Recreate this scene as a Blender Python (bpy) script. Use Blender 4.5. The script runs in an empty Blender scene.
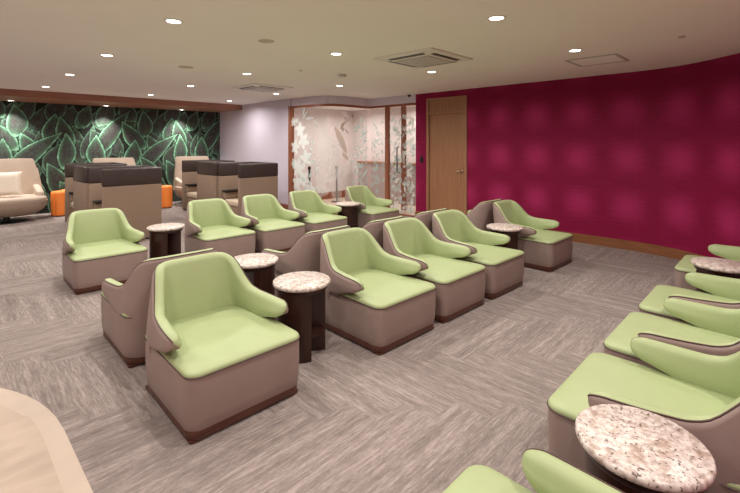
import bpy, bmesh, math, random
import numpy as np
from mathutils import Vector, Matrix
random.seed(4)
PI = math.pi
col = bpy.context.scene.collection
scn = bpy.context.scene
HC = 2.85

# ------------------------------------------------------------------ materials
def new_mat(name):
    m = bpy.data.materials.new(name); m.use_nodes = True
    nt = m.node_tree; return m, nt, nt.nodes['Principled BSDF']

def mat(name, c, rough=0.5, metal=0.0, noise=None, spec=0.5, bump=None, coat=0):
    """noise=(scale, amount) mottles the colour; bump=(scale, strength)"""
    m, nt, b = new_mat(name)
    b.inputs['Base Color'].default_value = (*c, 1)
    b.inputs['Roughness'].default_value = rough
    b.inputs['Metallic'].default_value = metal
    b.inputs['Specular IOR Level'].default_value = spec
    b.inputs['Coat Weight'].default_value = coat
    tc = nt.nodes.new('ShaderNodeTexCoord')
    if noise:
        n = nt.nodes.new('ShaderNodeTexNoise'); n.inputs['Scale'].default_value = noise[0]
        n.inputs['Detail'].default_value = 4
        nt.links.new(tc.outputs['Object'], n.inputs['Vector'])
        r = nt.nodes.new('ShaderNodeValToRGB')
        k = noise[1]
        r.color_ramp.elements[0].position = .3; r.color_ramp.elements[1].position = .7
        r.color_ramp.elements[0].color = (*[v*(1-k) for v in c], 1)
        r.color_ramp.elements[1].color = (*[min(1, v*(1+k)) for v in c], 1)
        nt.links.new(n.outputs['Fac'], r.inputs['Fac'])
        nt.links.new(r.outputs['Color'], b.inputs['Base Color'])
    if bump:
        n = nt.nodes.new('ShaderNodeTexNoise'); n.inputs['Scale'].default_value = bump[0]
        nt.links.new(tc.outputs['Object'], n.inputs['Vector'])
        bp = nt.nodes.new('ShaderNodeBump'); bp.inputs['Strength'].default_value = bump[1]
        bp.inputs['Distance'].default_value = .01
        nt.links.new(n.outputs['Fac'], bp.inputs['Height'])
        nt.links.new(bp.outputs['Normal'], b.inputs['Normal'])
    return m

def wood(name, c1, c2, rough=.4, scale=(40, 40, 3)):
    m, nt, b = new_mat(name)
    tc = nt.nodes.new('ShaderNodeTexCoord'); mp = nt.nodes.new('ShaderNodeMapping')
    mp.inputs['Scale'].default_value = scale
    n = nt.nodes.new('ShaderNodeTexNoise'); n.inputs['Scale'].default_value = 1; n.inputs['Detail'].default_value = 5
    r = nt.nodes.new('ShaderNodeValToRGB')
    r.color_ramp.elements[0].position = .3; r.color_ramp.elements[1].position = .7
    r.color_ramp.elements[0].color = (*c1, 1); r.color_ramp.elements[1].color = (*c2, 1)
    L = nt.links.new
    L(tc.outputs['Object'], mp.inputs['Vector']); L(mp.outputs['Vector'], n.inputs['Vector'])
    L(n.outputs['Fac'], r.inputs['Fac']); L(r.outputs['Color'], b.inputs['Base Color'])
    b.inputs['Roughness'].default_value = rough
    return m

M = {}
M['green'] = mat('green_leather', (.375, .442, .222), .46, noise=(6, .03), spec=.35, bump=(260, .04))
M['taupe'] = mat('taupe_leather', (.300, .220, .190), .48, noise=(6, .05), spec=.35, bump=(260, .05))
M['piping'] = mat('dark_piping', (.085, .045, .035), .5)
M['dark_wood'] = wood('dark_wood', (.018, .006, .004), (.042, .012, .008), .32)
M['plinth_wood'] = wood('plinth_wood', (.075, .024, .014), (.13, .045, .026), .4, (3, 30, 40))
M['door_wood'] = wood('door_wood', (.30, .135, .062), (.38, .185, .090), .45, (30, 30, 2))
M['frame_wood'] = wood('frame_wood', (.30, .14, .075), (.40, .20, .11), .45, (30, 30, 2))
M['red_wood'] = wood('red_wood', (.26, .085, .04), (.34, .12, .06), .4, (20, 20, 3))
M['base_wood'] = wood('base_wood', (.20, .075, .028), (.28, .11, .045), .45, (3, 3, 40))
M['soffit_wood'] = wood('soffit_wood', (.30, .135, .085), (.40, .19, .125), .45, (2, 30, 30))
M['ceiling'] = mat('ceiling_paint', (.92, .87, .83), .9, noise=(1.2, .015))
M['lilac'] = mat('lilac_paint', (.69, .63, .73), .85, noise=(2, .02))
M['inner'] = mat('inner_wall_paint', (.76, .68, .66), .85, noise=(2, .02))
M['inner_floor'] = mat('inner_floor_stone', (.66, .50, .40), .5, noise=(3, .08))
M['white'] = mat('white_plastic', (.78, .74, .70), .45)
M['whitegrey'] = mat('grille_plastic', (.52, .49, .47), .5)
M['black'] = mat('black_plastic', (.012, .010, .011), .4)
M['blackmetal'] = mat('black_metal', (.03, .028, .03), .35, .6)
M['chrome'] = mat('brushed_metal', (.45, .36, .26), .3, 1)
M['pod_beige'] = mat('pod_beige_fabric', (.26, .18, .125), .8, noise=(40, .06), bump=(400, .1))
M['pod_inner'] = mat('pod_inner_fabric', (.33, .24, .165), .8, noise=(40, .06))
M['pod_brown'] = mat('pod_brown_leather', (.040, .024, .020), .5, noise=(12, .1))
M['cream'] = mat('cream_leather', (.62, .50, .37), .55, noise=(8, .04))
M['lounge'] = mat('beige_leather', (.50, .40, .315), .55, noise=(8, .05))
M['lounge_shell'] = mat('beige_brown_leather', (.34, .25, .185), .55, noise=(8, .05))
M['pillow'] = mat('pillow_cloth', (.72, .62, .50), .9, noise=(60, .07), bump=(200, .2))
M['orange'] = mat('orange_leather', (1.0, .27, .045), .5, noise=(5, .05))
M['dado'] = mat('grey_cabinet', (.40, .32, .30), .6, noise=(5, .05))

def lens_mat(strength):
    m = bpy.data.materials.new('lamp_lens'); m.use_nodes = True
    nt = m.node_tree; b = nt.nodes['Principled BSDF']
    b.inputs['Base Color'].default_value = (.9, .9, .9, 1)
    b.inputs['Emission Color'].default_value = (1, .93, .84, 1)
    b.inputs['Emission Strength'].default_value = strength
    return m
M['lens'] = lens_mat(14)

def granite():
    m, nt, b = new_mat('speckled_granite'); L = nt.links.new
    tc = nt.nodes.new('ShaderNodeTexCoord')
    def noise(sc, p0, p1, c0, c1, det=3):
        n = nt.nodes.new('ShaderNodeTexNoise'); n.inputs['Scale'].default_value = sc; n.inputs['Detail'].default_value = det
        L(tc.outputs['Object'], n.inputs['Vector'])
        r = nt.nodes.new('ShaderNodeValToRGB')
        r.color_ramp.elements[0].position = p0; r.color_ramp.elements[1].position = p1
        r.color_ramp.elements[0].color = (*c0, 1); r.color_ramp.elements[1].color = (*c1, 1)
        L(n.outputs['Fac'], r.inputs['Fac']); return r.outputs['Color']
    base = noise(40, .36, .60, (.50, .41, .36), (.74, .66, .59))
    def mul(a, bb):
        mx = nt.nodes.new('ShaderNodeMix'); mx.data_type = 'RGBA'; mx.blend_type = 'MULTIPLY'
        mx.inputs['Factor'].default_value = 1
        L(a, mx.inputs['A']); L(bb, mx.inputs['B']); return mx.outputs['Result']
    spk = noise(85, .33, .41, (.20, .16, .14), (1, 1, 1), 2)
    patch = noise(22, .36, .50, (.70, .62, .57), (1, 1, 1), 4)
    L(mul(mul(base, spk), patch), b.inputs['Base Color'])
    b.inputs['Roughness'].default_value = .38
    return m
M['granite'] = granite()

def marble():
    m, nt, b = new_mat('beige_marble'); L = nt.links.new
    tc = nt.nodes.new('ShaderNodeTexCoord')
    mp = nt.nodes.new('ShaderNodeMapping'); mp.inputs['Rotation'].default_value = (0, 0, .6); mp.inputs['Scale'].default_value = (2, 6, 1)
    n = nt.nodes.new('ShaderNodeTexNoise'); n.inputs['Scale'].default_value = 1.6; n.inputs['Detail'].default_value = 8; n.inputs['Distortion'].default_value = .6
    r = nt.nodes.new('ShaderNodeValToRGB')
    r.color_ramp.elements[0].position = .3; r.color_ramp.elements[1].position = .7
    r.color_ramp.elements[0].color = (.40, .31, .235, 1); r.color_ramp.elements[1].color = (.50, .395, .305, 1)
    L(tc.outputs['Object'], mp.inputs['Vector']); L(mp.outputs['Vector'], n.inputs['Vector'])
    L(n.outputs['Fac'], r.inputs['Fac']); L(r.outputs['Color'], b.inputs['Base Color'])
    b.inputs['Roughness'].default_value = .55
    return m
M['marble'] = marble()

class NB:
    """tiny node builder for scalar math"""
    def __init__(s, nt): s.nt = nt
    def m(s, op, a, b=None, c=None):
        n = s.nt.nodes.new('ShaderNodeMath'); n.operation = op
        for i, v in enumerate((a, b, c)):
            if v is None: continue
            if isinstance(v, (int, float)): n.inputs[i].default_value = v
            else: s.nt.links.new(v, n.inputs[i])
        return n.outputs[0]
    def xyz(s, x, y, z=0):
        n = s.nt.nodes.new('ShaderNodeCombineXYZ')
        for i, v in enumerate((x, y, z)):
            if isinstance(v, (int, float)): n.inputs[i].default_value = v
            else: s.nt.links.new(v, n.inputs[i])
        return n.outputs[0]
    def noise(s, vec, scale=1, det=2):
        n = s.nt.nodes.new('ShaderNodeTexNoise'); n.inputs['Scale'].default_value = scale; n.inputs['Detail'].default_value = det
        s.nt.links.new(vec, n.inputs['Vector']); return n.outputs['Fac']
    def white(s, vec):
        n = s.nt.nodes.new('ShaderNodeTexWhiteNoise'); s.nt.links.new(vec, n.inputs['Vector']); return n.outputs['Value']

def carpet():
    m, nt, b = new_mat('plank_carpet'); L = nt.links.new; N = NB(nt)
    tc = nt.nodes.new('ShaderNodeTexCoord'); sp = nt.nodes.new('ShaderNodeSeparateXYZ'); L(tc.outputs['Object'], sp.inputs[0])
    x = N.m('ADD', sp.outputs[0], .60); y = N.m('ADD', sp.outputs[1], .69)
    ci = N.m('FLOOR', N.m('MULTIPLY', x, 4)); cj = N.m('FLOOR', N.m('MULTIPLY', y, 4))
    k8 = N.m('MODULO', N.m('ADD', N.m('ADD', ci, cj), 800), 8)          # herringbone of 1 x 0.25 m planks
    chk = N.m('LESS_THAN', k8, 3.5); inv = N.m('SUBTRACT', 1, chk)
    u = N.m('ADD', N.m('MULTIPLY', x, chk), N.m('MULTIPLY', y, inv))
    v = N.m('ADD', N.m('MULTIPLY', y, chk), N.m('MULTIPLY', x, inv))
    row = N.m('ADD', N.m('MULTIPLY', cj, chk), N.m('MULTIPLY', ci, inv))
    st = N.m('ADD', N.m('MULTIPLY', N.m('SUBTRACT', ci, k8), chk), N.m('MULTIPLY', N.m('SUBTRACT', cj, N.m('SUBTRACT', k8, 4)), inv))
    plank = N.white(N.xyz(row, st, chk))
    s1 = N.noise(N.xyz(N.m('MULTIPLY', u, 9), N.m('MULTIPLY', v, 75), N.m('MULTIPLY', plank, 9)), 1, 3)
    s2 = N.noise(N.xyz(N.m('MULTIPLY', u, 45), N.m('MULTIPLY', v, 190), N.m('MULTIPLY', plank, 5)), 1, 2)
    s3 = N.noise(N.xyz(N.m('MULTIPLY', u, 1.0), N.m('MULTIPLY', v, 20), N.m('MULTIPLY', plank, 7)), 1, 2)
    f = N.m('ADD', N.m('ADD', N.m('MULTIPLY', s1, .5), N.m('MULTIPLY', s2, .28)), N.m('MULTIPLY', s3, .34))
    f = N.m('ADD', f, N.m('MULTIPLY', N.m('SUBTRACT', plank, .5), .05))
    r = nt.nodes.new('ShaderNodeValToRGB')
    e = r.color_ramp.elements
    e[0].position = .36; e[0].color = (.155, .125, .112, 1)
    e[1].position = .74; e[1].color = (.40, .338, .308, 1)
    k = e.new(.56); k.color = (.255, .211, .190, 1)
    L(f, r.inputs['Fac']); L(r.outputs['Color'], b.inputs['Base Color'])
    b.inputs['Roughness'].default_value = .95; b.inputs['Specular IOR Level'].default_value = .1
    bp = nt.nodes.new('ShaderNodeBump'); bp.inputs['Strength'].default_value = .35; bp.inputs['Distance'].default_value = .004
    L(s2, bp.inputs['Height']); L(bp.outputs['Normal'], b.inputs['Normal'])
    return m
M['carpet'] = carpet()

def red_covering():
    """wine red wall covering printed with rows of soft paler roundels; UV x = run along the wall in metres, y = height"""
    m, nt, b = new_mat('wine_red_wall_covering'); L = nt.links.new; N = NB(nt)
    uv = nt.nodes.new('ShaderNodeUVMap'); uv.uv_map = 'UVMap'
    sp = nt.nodes.new('ShaderNodeSeparateXYZ'); L(uv.outputs[0], sp.inputs[0])
    px, pz = .74, .78
    a = N.m('COSINE', N.m('MULTIPLY', N.m('SUBTRACT', sp.outputs[0], 2.08), 2*PI/px))
    c = N.m('COSINE', N.m('MULTIPLY', N.m('SUBTRACT', sp.outputs[1], .69), 2*PI/pz))
    g = N.m('MULTIPLY', N.m('ADD', N.m('MULTIPLY', a, .5), .5), N.m('ADD', N.m('MULTIPLY', c, .5), .5))
    g = N.m('POWER', g, 1.0)
    w = N.noise(N.xyz(N.m('MULTIPLY', sp.outputs[0], 3), N.m('MULTIPLY', sp.outputs[1], 55)), 1, 3)
    g = N.m('ADD', N.m('MULTIPLY', g, .85), N.m('MULTIPLY', N.m('SUBTRACT', w, .5), .75))
    r = nt.nodes.new('ShaderNodeValToRGB')
    e = r.color_ramp.elements
    e[0].position = 0; e[0].color = (.225, .002, .042, 1)
    e[1].position = 1; e[1].color = (.42, .022, .118, 1)
    L(g, r.inputs['Fac']); L(r.outputs['Color'], b.inputs['Base Color'])
    b.inputs['Roughness'].default_value = .7; b.inputs['Specular IOR Level'].default_value = .25
    return m
M['red'] = red_covering()

def glass_mat(name, tint, glossy):
    m = bpy.data.materials.new(name); m.use_nodes = True; nt = m.node_tree; nt.nodes.clear()
    o = nt.nodes.new('ShaderNodeOutputMaterial'); mix = nt.nodes.new('ShaderNodeMixShader')
    t = nt.nodes.new('ShaderNodeBsdfTransparent'); t.inputs[0].default_value = (*tint, 1)
    g = nt.nodes.new('ShaderNodeBsdfGlossy'); g.inputs['Roughness'].default_value = .02
    fr = nt.nodes.new('ShaderNodeLayerWeight'); fr.inputs[0].default_value = .5
    pw_ = nt.nodes.new('ShaderNodeMath'); pw_.operation = 'POWER'; pw_.inputs[1].default_value = 4
    nt.links.new(fr.outputs['Facing'], pw_.inputs[0])
    mm = nt.nodes.new('ShaderNodeMath'); mm.operation = 'MULTIPLY_ADD'; mm.inputs[1].default_value = .35; mm.inputs[2].default_value = glossy
    nt.links.new(pw_.outputs[0], mm.inputs[0])
    nt.links.new(mm.outputs[0], mix.inputs[0]); nt.links.new(t.outputs[0], mix.inputs[1]); nt.links.new(g.outputs[0], mix.inputs[2])
    nt.links.new(mix.outputs[0], o.inputs[0]); return m
M['glass'] = glass_mat('clear_glass', (.95, .965, .96), .02)
def film_mat(name, c, opac):
    m = bpy.data.materials.new(name); m.use_nodes = True; nt = m.node_tree; nt.nodes.clear()
    o = nt.nodes.new('ShaderNodeOutputMaterial'); mix = nt.nodes.new('ShaderNodeMixShader'); mix.inputs[0].default_value = opac
    t = nt.nodes.new('ShaderNodeBsdfTransparent'); add = nt.nodes.new('ShaderNodeMixShader'); add.inputs[0].default_value = .5
    d = nt.nodes.new('ShaderNodeBsdfDiffuse'); d.inputs[0].default_value = (*c, 1)
    tl = nt.nodes.new('ShaderNodeBsdfTranslucent'); tl.inputs[0].default_value = (*c, 1)
    L = nt.links.new
    L(d.outputs[0], add.inputs[1]); L(tl.outputs[0], add.inputs[2])
    L(t.outputs[0], mix.inputs[1]); L(add.outputs[0], mix.inputs[2]); L(mix.outputs[0], o.inputs[0]); return m
M['film_white'] = film_mat('frosted_white_film', (.86, .95, .92), .62)
M['film_aqua'] = film_mat('frosted_aqua_film', (.62, .78, .76), .5)
M['film_tan'] = film_mat('tan_film', (.42, .30, .20), .55)
M['film_haze'] = film_mat('frosted_haze_film', (.86, .86, .84), .28)

# ------------------------------------------------------------------ mesh helpers
def link(name, me, m=None, parent=None, loc=(0, 0, 0), smooth=True):
    o = bpy.data.objects.new(name, me); col.objects.link(o); o.location = loc
    if m is not None:
        me.materials.clear()
        for q in (m if isinstance(m, list) else [m]): me.materials.append(q)
    if parent: o.parent = parent
    if smooth: me.shade_smooth() if hasattr(me, 'shade_smooth') else None
    return o

def build(name, bm, m, parent=None, smooth=True, loc=(0, 0, 0), sharp=35):
    bmesh.ops.recalc_face_normals(bm, faces=bm.faces)
    me = bpy.data.meshes.new(name); bm.to_mesh(me); bm.free()
    if smooth:
        for p in me.polygons: p.use_smooth = True
        me.set_sharp_from_angle(angle=math.radians(sharp))
    return link(name, me, m, parent, loc, smooth=False)

def box(bm, x0, y0, z0, x1, y1, z1, bev=0, seg=2):
    vs = [bm.verts.new(p) for p in ((x0,y0,z0),(x1,y0,z0),(x1,y1,z0),(x0,y1,z0),(x0,y0,z1),(x1,y0,z1),(x1,y1,z1),(x0,y1,z1))]
    fs = [bm.faces.new([vs[i] for i in f]) for f in ((3,2,1,0),(4,5,6,7),(0,1,5,4),(1,2,6,5),(2,3,7,6),(3,0,4,7))]
    if bev:
        es = list({e for f in fs for e in f.edges})
        bmesh.ops.bevel(bm, geom=es, offset=bev, segments=seg, affect='EDGES', profile=.5)
    return bm
def bbox(*a, **k): return box(bmesh.new(), *a, **k)

def loft(bm, rings, cap0=True, cap1=True, closed=True):
    R = [[bm.verts.new(p) for p in r] for r in rings]
    n = len(R[0])
    for a, b in zip(R[:-1], R[1:]):
        for i in range(n if closed else n-1):
            j = (i+1) % n
            bm.faces.new((a[i], a[j], b[j], b[i]))
    if cap0: bm.faces.new(list(reversed(R[0])))
    if cap1: bm.faces.new(R[-1])
    return bm

def lathe(prof, n=40, cx=0, cy=0, bm=None):
    bm = bm or bmesh.new()
    rings = [[(cx + r*math.cos(2*PI*i/n), cy + r*math.sin(2*PI*i/n), z) for i in range(n)] for r, z in prof]
    return loft(bm, rings)

def tube(bm, pts, r, n=6, closed=False):
    pts = [Vector(p) for p in pts]; N = len(pts); rings = []
    for i, p in enumerate(pts):
        if closed: t = pts[(i+1) % N] - pts[(i-1) % N]
        else: t = pts[min(i+1, N-1)] - pts[max(i-1, 0)]
        t.normalize()
        up = Vector((0, 0, 1)) if abs(t.z) < .9 else Vector((1, 0, 0))
        a = t.cross(up).normalized(); b = t.cross(a).normalized()
        rings.append([p + a*(r*math.cos(2*PI*k/n)) + b*(r*math.sin(2*PI*k/n)) for k in range(n)])
    if closed: rings.append(rings[0])
    R = [[bm.verts.new(p) for p in rr] for rr in (rings[:-1] if closed else rings)]
    M_ = len(R)
    for i in range(M_ if closed else M_-1):
        a, b = R[i], R[(i+1) % M_]
        for k in range(n): bm.faces.new((a[k], a[(k+1) % n], b[(k+1) % n], b[k]))
    if not closed: bm.faces.new(list(reversed(R[0]))); bm.faces.new(R[-1])
    return bm

def interp(xs, ys, x):
    return float(np.interp(x, xs, ys))

def rrect(hx, y0, y1, rf, rb, n=8):
    """rounded rectangle plan, front (low y) corner radius rf, back radius rb, counter-clockwise"""
    pts = []
    for cx, cy, r, a0 in ((hx-rf, y0+rf, rf, -90), (hx-rb, y1-rb, rb, 0), (-hx+rb, y1-rb, rb, 90), (-hx+rf, y0+rf, rf, 180)):
        for k in range(n+1):
            a = math.radians(a0 + 90*k/n); pts.append((cx + r*math.cos(a), cy + r*math.sin(a)))
    return pts

def empty(name, loc=(0, 0, 0), rz=0, label=None, cat=None, group=None):
    o = bpy.data.objects.new(name, None); col.objects.link(o); o.location = loc; o.rotation_euler = (0, 0, rz)
    o.empty_display_size = .1
    return tag(o, label, cat, group)
def tag(o, label=None, cat=None, group=None, kind=None):
    if label: o['label'] = label
    if cat: o['category'] = cat
    if group: o['group'] = group
    if kind: o['kind'] = kind
    return o
def copy_tree(o, parent=None):
    c = o.copy(); col.objects.link(c); c.parent = parent
    for ch in list(o.children): copy_tree(ch, c)
    return c

# ------------------------------------------------------------------ room shell
def struct(name, bm, m, smooth=False, parent=None):
    o = build(name, bm, m, parent, smooth=smooth)
    if parent is None: o['kind'] = 'structure'
    return o

struct('floor', bbox(-3.2, -3.2, -.1, 10, 13.4, 0), M['carpet'])
struct('ceiling', bbox(-3.2, -3.2, HC, 10, 13.4, HC+.1), M['ceiling'])

# stone floor area with a rounded corner, inlaid level with the carpet
def slab(pts, z0, z1):
    bm = bmesh.new()
    return loft(bm, [[(x, y, z0) for x, y in pts], [(x, y, z1) for x, y in pts]])
cor = [(.545, -1.2), (.545, 3.05)] + [(.545-.95*(1-math.cos(a)), 3.05+1.35*math.sin(a)) for a in [math.radians(q) for q in range(8, 91, 6)]] + [(-3.1, 4.42), (-3.1, -1.2)]
M['border'] = mat('border_stone', (.50, .40, .315), .5, noise=(5, .05))
struct('trim_1', slab(cor, -.02, .004), M['border'])
struct('trim_8', slab([(x-.10 if x > -3 else x, y-(.10 if y > 3.5 else 0)) for x, y in cor], .003, .006), M['marble'])
inner_edge = [(.50, 2.0), (.50, 2.95)]

# wall runs --------------------------------------------------------
def wall_run(name, pts, z0, z1, th, m, kind=True, parent=None, uv=False, smooth=False):
    """vertical wall along plan points; thickness goes to the left of the run direction (away from the room)"""
    P = [Vector((p[0], p[1], 0)) for p in pts]; out = []
    for i, p in enumerate(P):
        ds = []
        if i > 0: ds.append((p-P[i-1]).normalized())
        if i < len(P)-1: ds.append((P[i+1]-p).normalized())
        d = sum(ds, Vector()).normalized(); n = Vector((-d.y, d.x, 0))
        k = 1/max(.4, n.dot(Vector((-ds[0].y, ds[0].x, 0))))
        out.append(p + n*th*k)
    bm = bmesh.new()
    rings = [[(a.x, a.y, z0), (a.x, a.y, z1), (b.x, b.y, z1), (b.x, b.y, z0)] for a, b in zip(P, out)]
    loft(bm, rings)
    bmesh.ops.recalc_face_normals(bm, faces=bm.faces)
    if uv:
        L = bm.loops.layers.uv.new('UVMap'); acc = [0]
        for a, b in zip(P[:-1], P[1:]): acc.append(acc[-1] + (b-a).length)
        for f in bm.faces:
            for lp in f.loops:
                c = lp.vert.co; best = min(range(len(P)), key=lambda i: min((Vector((c.x, c.y, 0))-P[i]).length, (Vector((c.x, c.y, 0))-out[i]).length))
                lp[L].uv = (acc[best], c.z)
    me = bpy.data.meshes.new(name); bm.to_mesh(me); bm.free()
    if smooth:
        for p in me.polygons: p.use_smooth = True
        me.set_sharp_from_angle(angle=math.radians(25))
    o = link(name, me, m, parent, smooth=False)
    if parent is None: o['kind'] = 'structure'
    return o

WX = 7.80
# curved end of the red wall
curve = [(7.80, 1.72), (7.755, 1.42), (7.66, 1.12), (7.53, .90), (7.38, .70), (7.12, .42), (6.80, .15), (6.4, -.14), (5.9, -.42), (5.3, -.68), (4.6, -.88), (3.8, -1.0), (2.8, -1.06), (1.5, -1.08), (-1, -1.1)]
dense = []
for a, b in zip(curve[:-1], curve[1:]):
    for k in range(3): dense.append((a[0]+(b[0]-a[0])*k/3, a[1]+(b[1]-a[1])*k/3))
dense.append(curve[-1])
# straight red wall from the glass entrance, with the door opening between y=5.80 and y=4.70
D0, D1, DZ = 5.80, 4.76, 2.72
wall_run('wall_right', [(WX, 6.12), (WX, D0)], 0, HC, .12, M['red'], uv=True)
def red_piece(name, y0, y1, z0, z1):
    bm = bbox(WX, y1, z0, WX+.12, y0, z1)
    L = bm.loops.layers.uv.new('UVMap')
    for f in bm.faces:
        for lp in f.loops: lp[L].uv = (6.12-lp.vert.co.y, lp.vert.co.z)
    return struct(name, bm, M['red'])
red_piece('wall_right', D0, D1, DZ, HC)
red_piece('wall_right', D1, 1.72, 0, HC)
bm = None
o = wall_run('wall_curved', dense, 0, HC, .12, M['red'], uv=True, smooth=True)
for l in o.data.uv_layers['UVMap'].data: l.uv.x += 6.12-1.72
# far mural wall, its soffit, left lilac wall, unseen side
LX = 6.35
struct('wall_left', bbox(-3.2, -3.2, 0, -3.08, 13.2, HC), M['lilac'])
struct('wall_front', bbox(-3.2, -3.2, 0, -.9, -1.1, HC), M['lilac'])
struct('wall_side', bbox(LX, 9.02, 0, LX+.12, 13.2, HC), M['lilac'])

# mural: painted leaves as a colour attribute on a fine grid (flat print on the wall)
def mural():
    X0, X1, Z1 = -3.1, LX, 2.72
    sx = .0125
    nx = int((X1-X0)/sx); nz = int(Z1/sx)
    xs = np.linspace(X0, X1, nx+1); zs = np.linspace(0, Z1, nz+1)
    XX, ZZ = np.meshgrid(xs, zs)
    rng = np.random.RandomState(3)
    def fbm(sc):
        out = np.zeros_like(XX)
        for o_, amp in ((1, .6), (2.7, .4)):
            gx = (XX-X0)*sc*o_; gz = ZZ*sc*o_
            w, h = int(gx.max())+3, int(gz.max())+3
            g = rng.rand(h, w)
            ix = gx.astype(int); iz = gz.astype(int); fx = gx-ix; fz = gz-iz
            fx = fx*fx*(3-2*fx); fz = fz*fz*(3-2*fz)
            out += amp*((g[iz, ix]*(1-fx)+g[iz, ix+1]*fx)*(1-fz)+(g[iz+1, ix]*(1-fx)+g[iz+1, ix+1]*fx)*fz)
        return out
    n1 = fbm(9); n2 = fbm(34)
    dark = np.array([.016, .011, .012]); green = np.array([.11, .33, .17]); mint = np.array([.36, .64, .46]); body = np.array([.045, .034, .036])
    C = np.zeros(XX.shape+(3,)); C[:] = dark
    C += (n1*n2)[..., None]*np.array([.006, .035, .016])
    Pd = 2.78
    # (base x, base z, tip x, tip z, half width, edge brightness) within one repeat
    lr = random.Random(21)
    leaves = [(q_*.28+lr.uniform(-.1, .1), z_+lr.uniform(-.1, .1), q_*.28+lr.uniform(-.35, .35), z_+lr.uniform(.55, .8), lr.uniform(.15, .2), lr.uniform(.35, .6)) for z_ in (2.05, 1.4, .75, .1) for q_ in range(10)] + [
        (.25, 2.15, .55, 2.95, .20, .5), (1.15, 2.3, .8, 2.95, .2, .5), (2.0, 2.2, 2.4, 2.9, .2, .5), (1.5, 2.2, 1.75, 2.85, .16, .5),
        (.15, 1.2, .45, 2.05, .22, .6), (1.95, 1.0, 2.25, 1.75, .24, .6), (2.75, 1.1, 2.5, 1.85, .2, .6),
        (.05, -.1, .45, .75, .25, .6), (.9, -.15, .6, .65, .22, .6), (1.5, -.1, 1.8, .7, .25, .6), (2.4, -.15, 2.1, .6, .22, .6),
        (.72, .35, 1.12, 1.15, .22, .7), (1.9, .3, 1.45, 1.05, .22, .7), (2.62, .3, 2.35, 1.1, .2, .7),
        (.5, .55, .18, 1.3, .22, .8), (1.35, 1.25, 1.02, 1.72, .13, .8),
        (.22, 1.35, 1.02, 2.62, .19, .9),      # long diagonal leaf
        (1.42, 1.55, .80, 2.33, .20, 1.0),     # pointing up left
        (1.35, 1.85, 1.33, 2.66, .19, .8),     # upright
        (1.95, 1.72, 2.12, 2.48, .20, 1.1),    # rounded bright
        (2.5, 1.6, 2.22, 2.42, .17, .9), (2.55, 2.1, 3.0, 2.5, .16, .8),
        (1.82, 1.45, 1.45, 1.98, .15, .9),
        (1.12, .85, 2.28, 2.0, .19, .9),       # second long diagonal
        (.95, 1.02, 1.14, 1.84, .20, 1.0),
        (2.28, 1.05, 2.34, 2.0, .18, 1.1), (.30, 1.05, .22, 1.95, .20, 1.1),
        (.86, .55, .55, 1.28, .19, .9), (1.75, .5, 1.22, 1.38, .18, .9), (2.25, .35, 1.95, 1.25, .2, .9),
        (.25, .15, .82, .72, .18, .8), (2.7, .25, 2.2, .78, .18, .8),
    ]
    for rep in range(-2, 4):
        for bx, bz, tx, tz, hw, br in leaves:
            bx_, tx_ = bx+rep*Pd, tx+rep*Pd
            if max(bx_, tx_) < X0-.4 or min(bx_, tx_) > X1+.4: continue
            dx, dz = tx_-bx_, tz-bz; Lh = math.hypot(dx, dz); ux, uz = dx/Lh, dz/Lh
            rx, rz = XX-bx_, ZZ-bz
            u = (rx*ux+rz*uz)/Lh; v = -rx*uz+rz*ux
            v = v + .06*np.sin(np.clip(u, 0, 1)*PI)*(1 if (int(bx*100) % 2) else -1)
            uc = np.clip(u, 0, 1)
            w = hw*1.08*(np.sin(PI*uc**.80)**1.05)
            w = w + (n2-.5)*.012
            e = w-np.abs(v)
            ins = (u > 0) & (u < 1) & (e > 0)
            e = np.minimum(e, .35*np.minimum(uc, 1-uc)*Lh+.0)
            # body with a fine feathered grain fanning off the midrib
            grain = .5+.5*np.sin((u*Lh*60-np.abs(v)*70)+n1*5)
            b = body[None, None]*(.45+.9*n2[..., None]*.8+.35*grain[..., None])
            mid = np.exp(-(v/.012)**2)*.25
            b = b+mid[..., None]*green*.25+(n1*n1*n2)[..., None]*np.array([.03, .075, .05])
            glow = np.exp(-np.clip(e, 0, 1)/.040)*(.6+.7*n1)*br
            core = np.exp(-((np.clip(e, 0, 1)-.012)/.015)**2)*(.05+1.25*n2*n1*1.3)*br
            c = b*(1-np.clip(glow, 0, 1)[..., None])+green*np.clip(glow, 0, 1.2)[..., None]*.8+mint*core[..., None]*.75
            # narrow dark shade line just outside a leaf (printed outline)
            outl = (u > -.02) & (u < 1.02) & (e > -.03) & (~ins)
            C[outl] *= .55
            C[ins] = c[ins]
    C = np.clip(C, 0, 1)
    co = np.stack([XX, 13.02-.036*(XX-1), ZZ], -1).reshape(-1, 3)
    W = nx+1
    ii = np.arange(nz)[:, None]*W+np.arange(nx)[None]
    f = np.stack([ii, ii+1, ii+1+W, ii+W], -1).reshape(-1, 4)
    me = bpy.data.meshes.new('wall_back')
    me.vertices.add(len(co)); me.vertices.foreach_set('co', co.ravel())
    me.loops.add(f.size); me.loops.foreach_set('vertex_index', f.ravel())
    me.polygons.add(len(f)); me.polygons.foreach_set('loop_start', np.arange(len(f))*4)
    me.update(calc_edges=True); me.validate()
    at = me.color_attributes.new('leaf_print', 'FLOAT_COLOR', 'POINT')
    rgba = np.concatenate([C.reshape(-1, 3), np.ones((len(co), 1))], 1)
    at.data.foreach_set('color', rgba.ravel().astype(np.float32))
    m, nt, b = new_mat('leaf_mural_print')
    a = nt.nodes.new('ShaderNodeAttribute'); a.attribute_name = 'leaf_print'
    nt.links.new(a.outputs['Color'], b.inputs['Base Color']); b.inputs['Roughness'].default_value = .75
    b.inputs['Specular IOR Level'].default_value = .2
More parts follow.
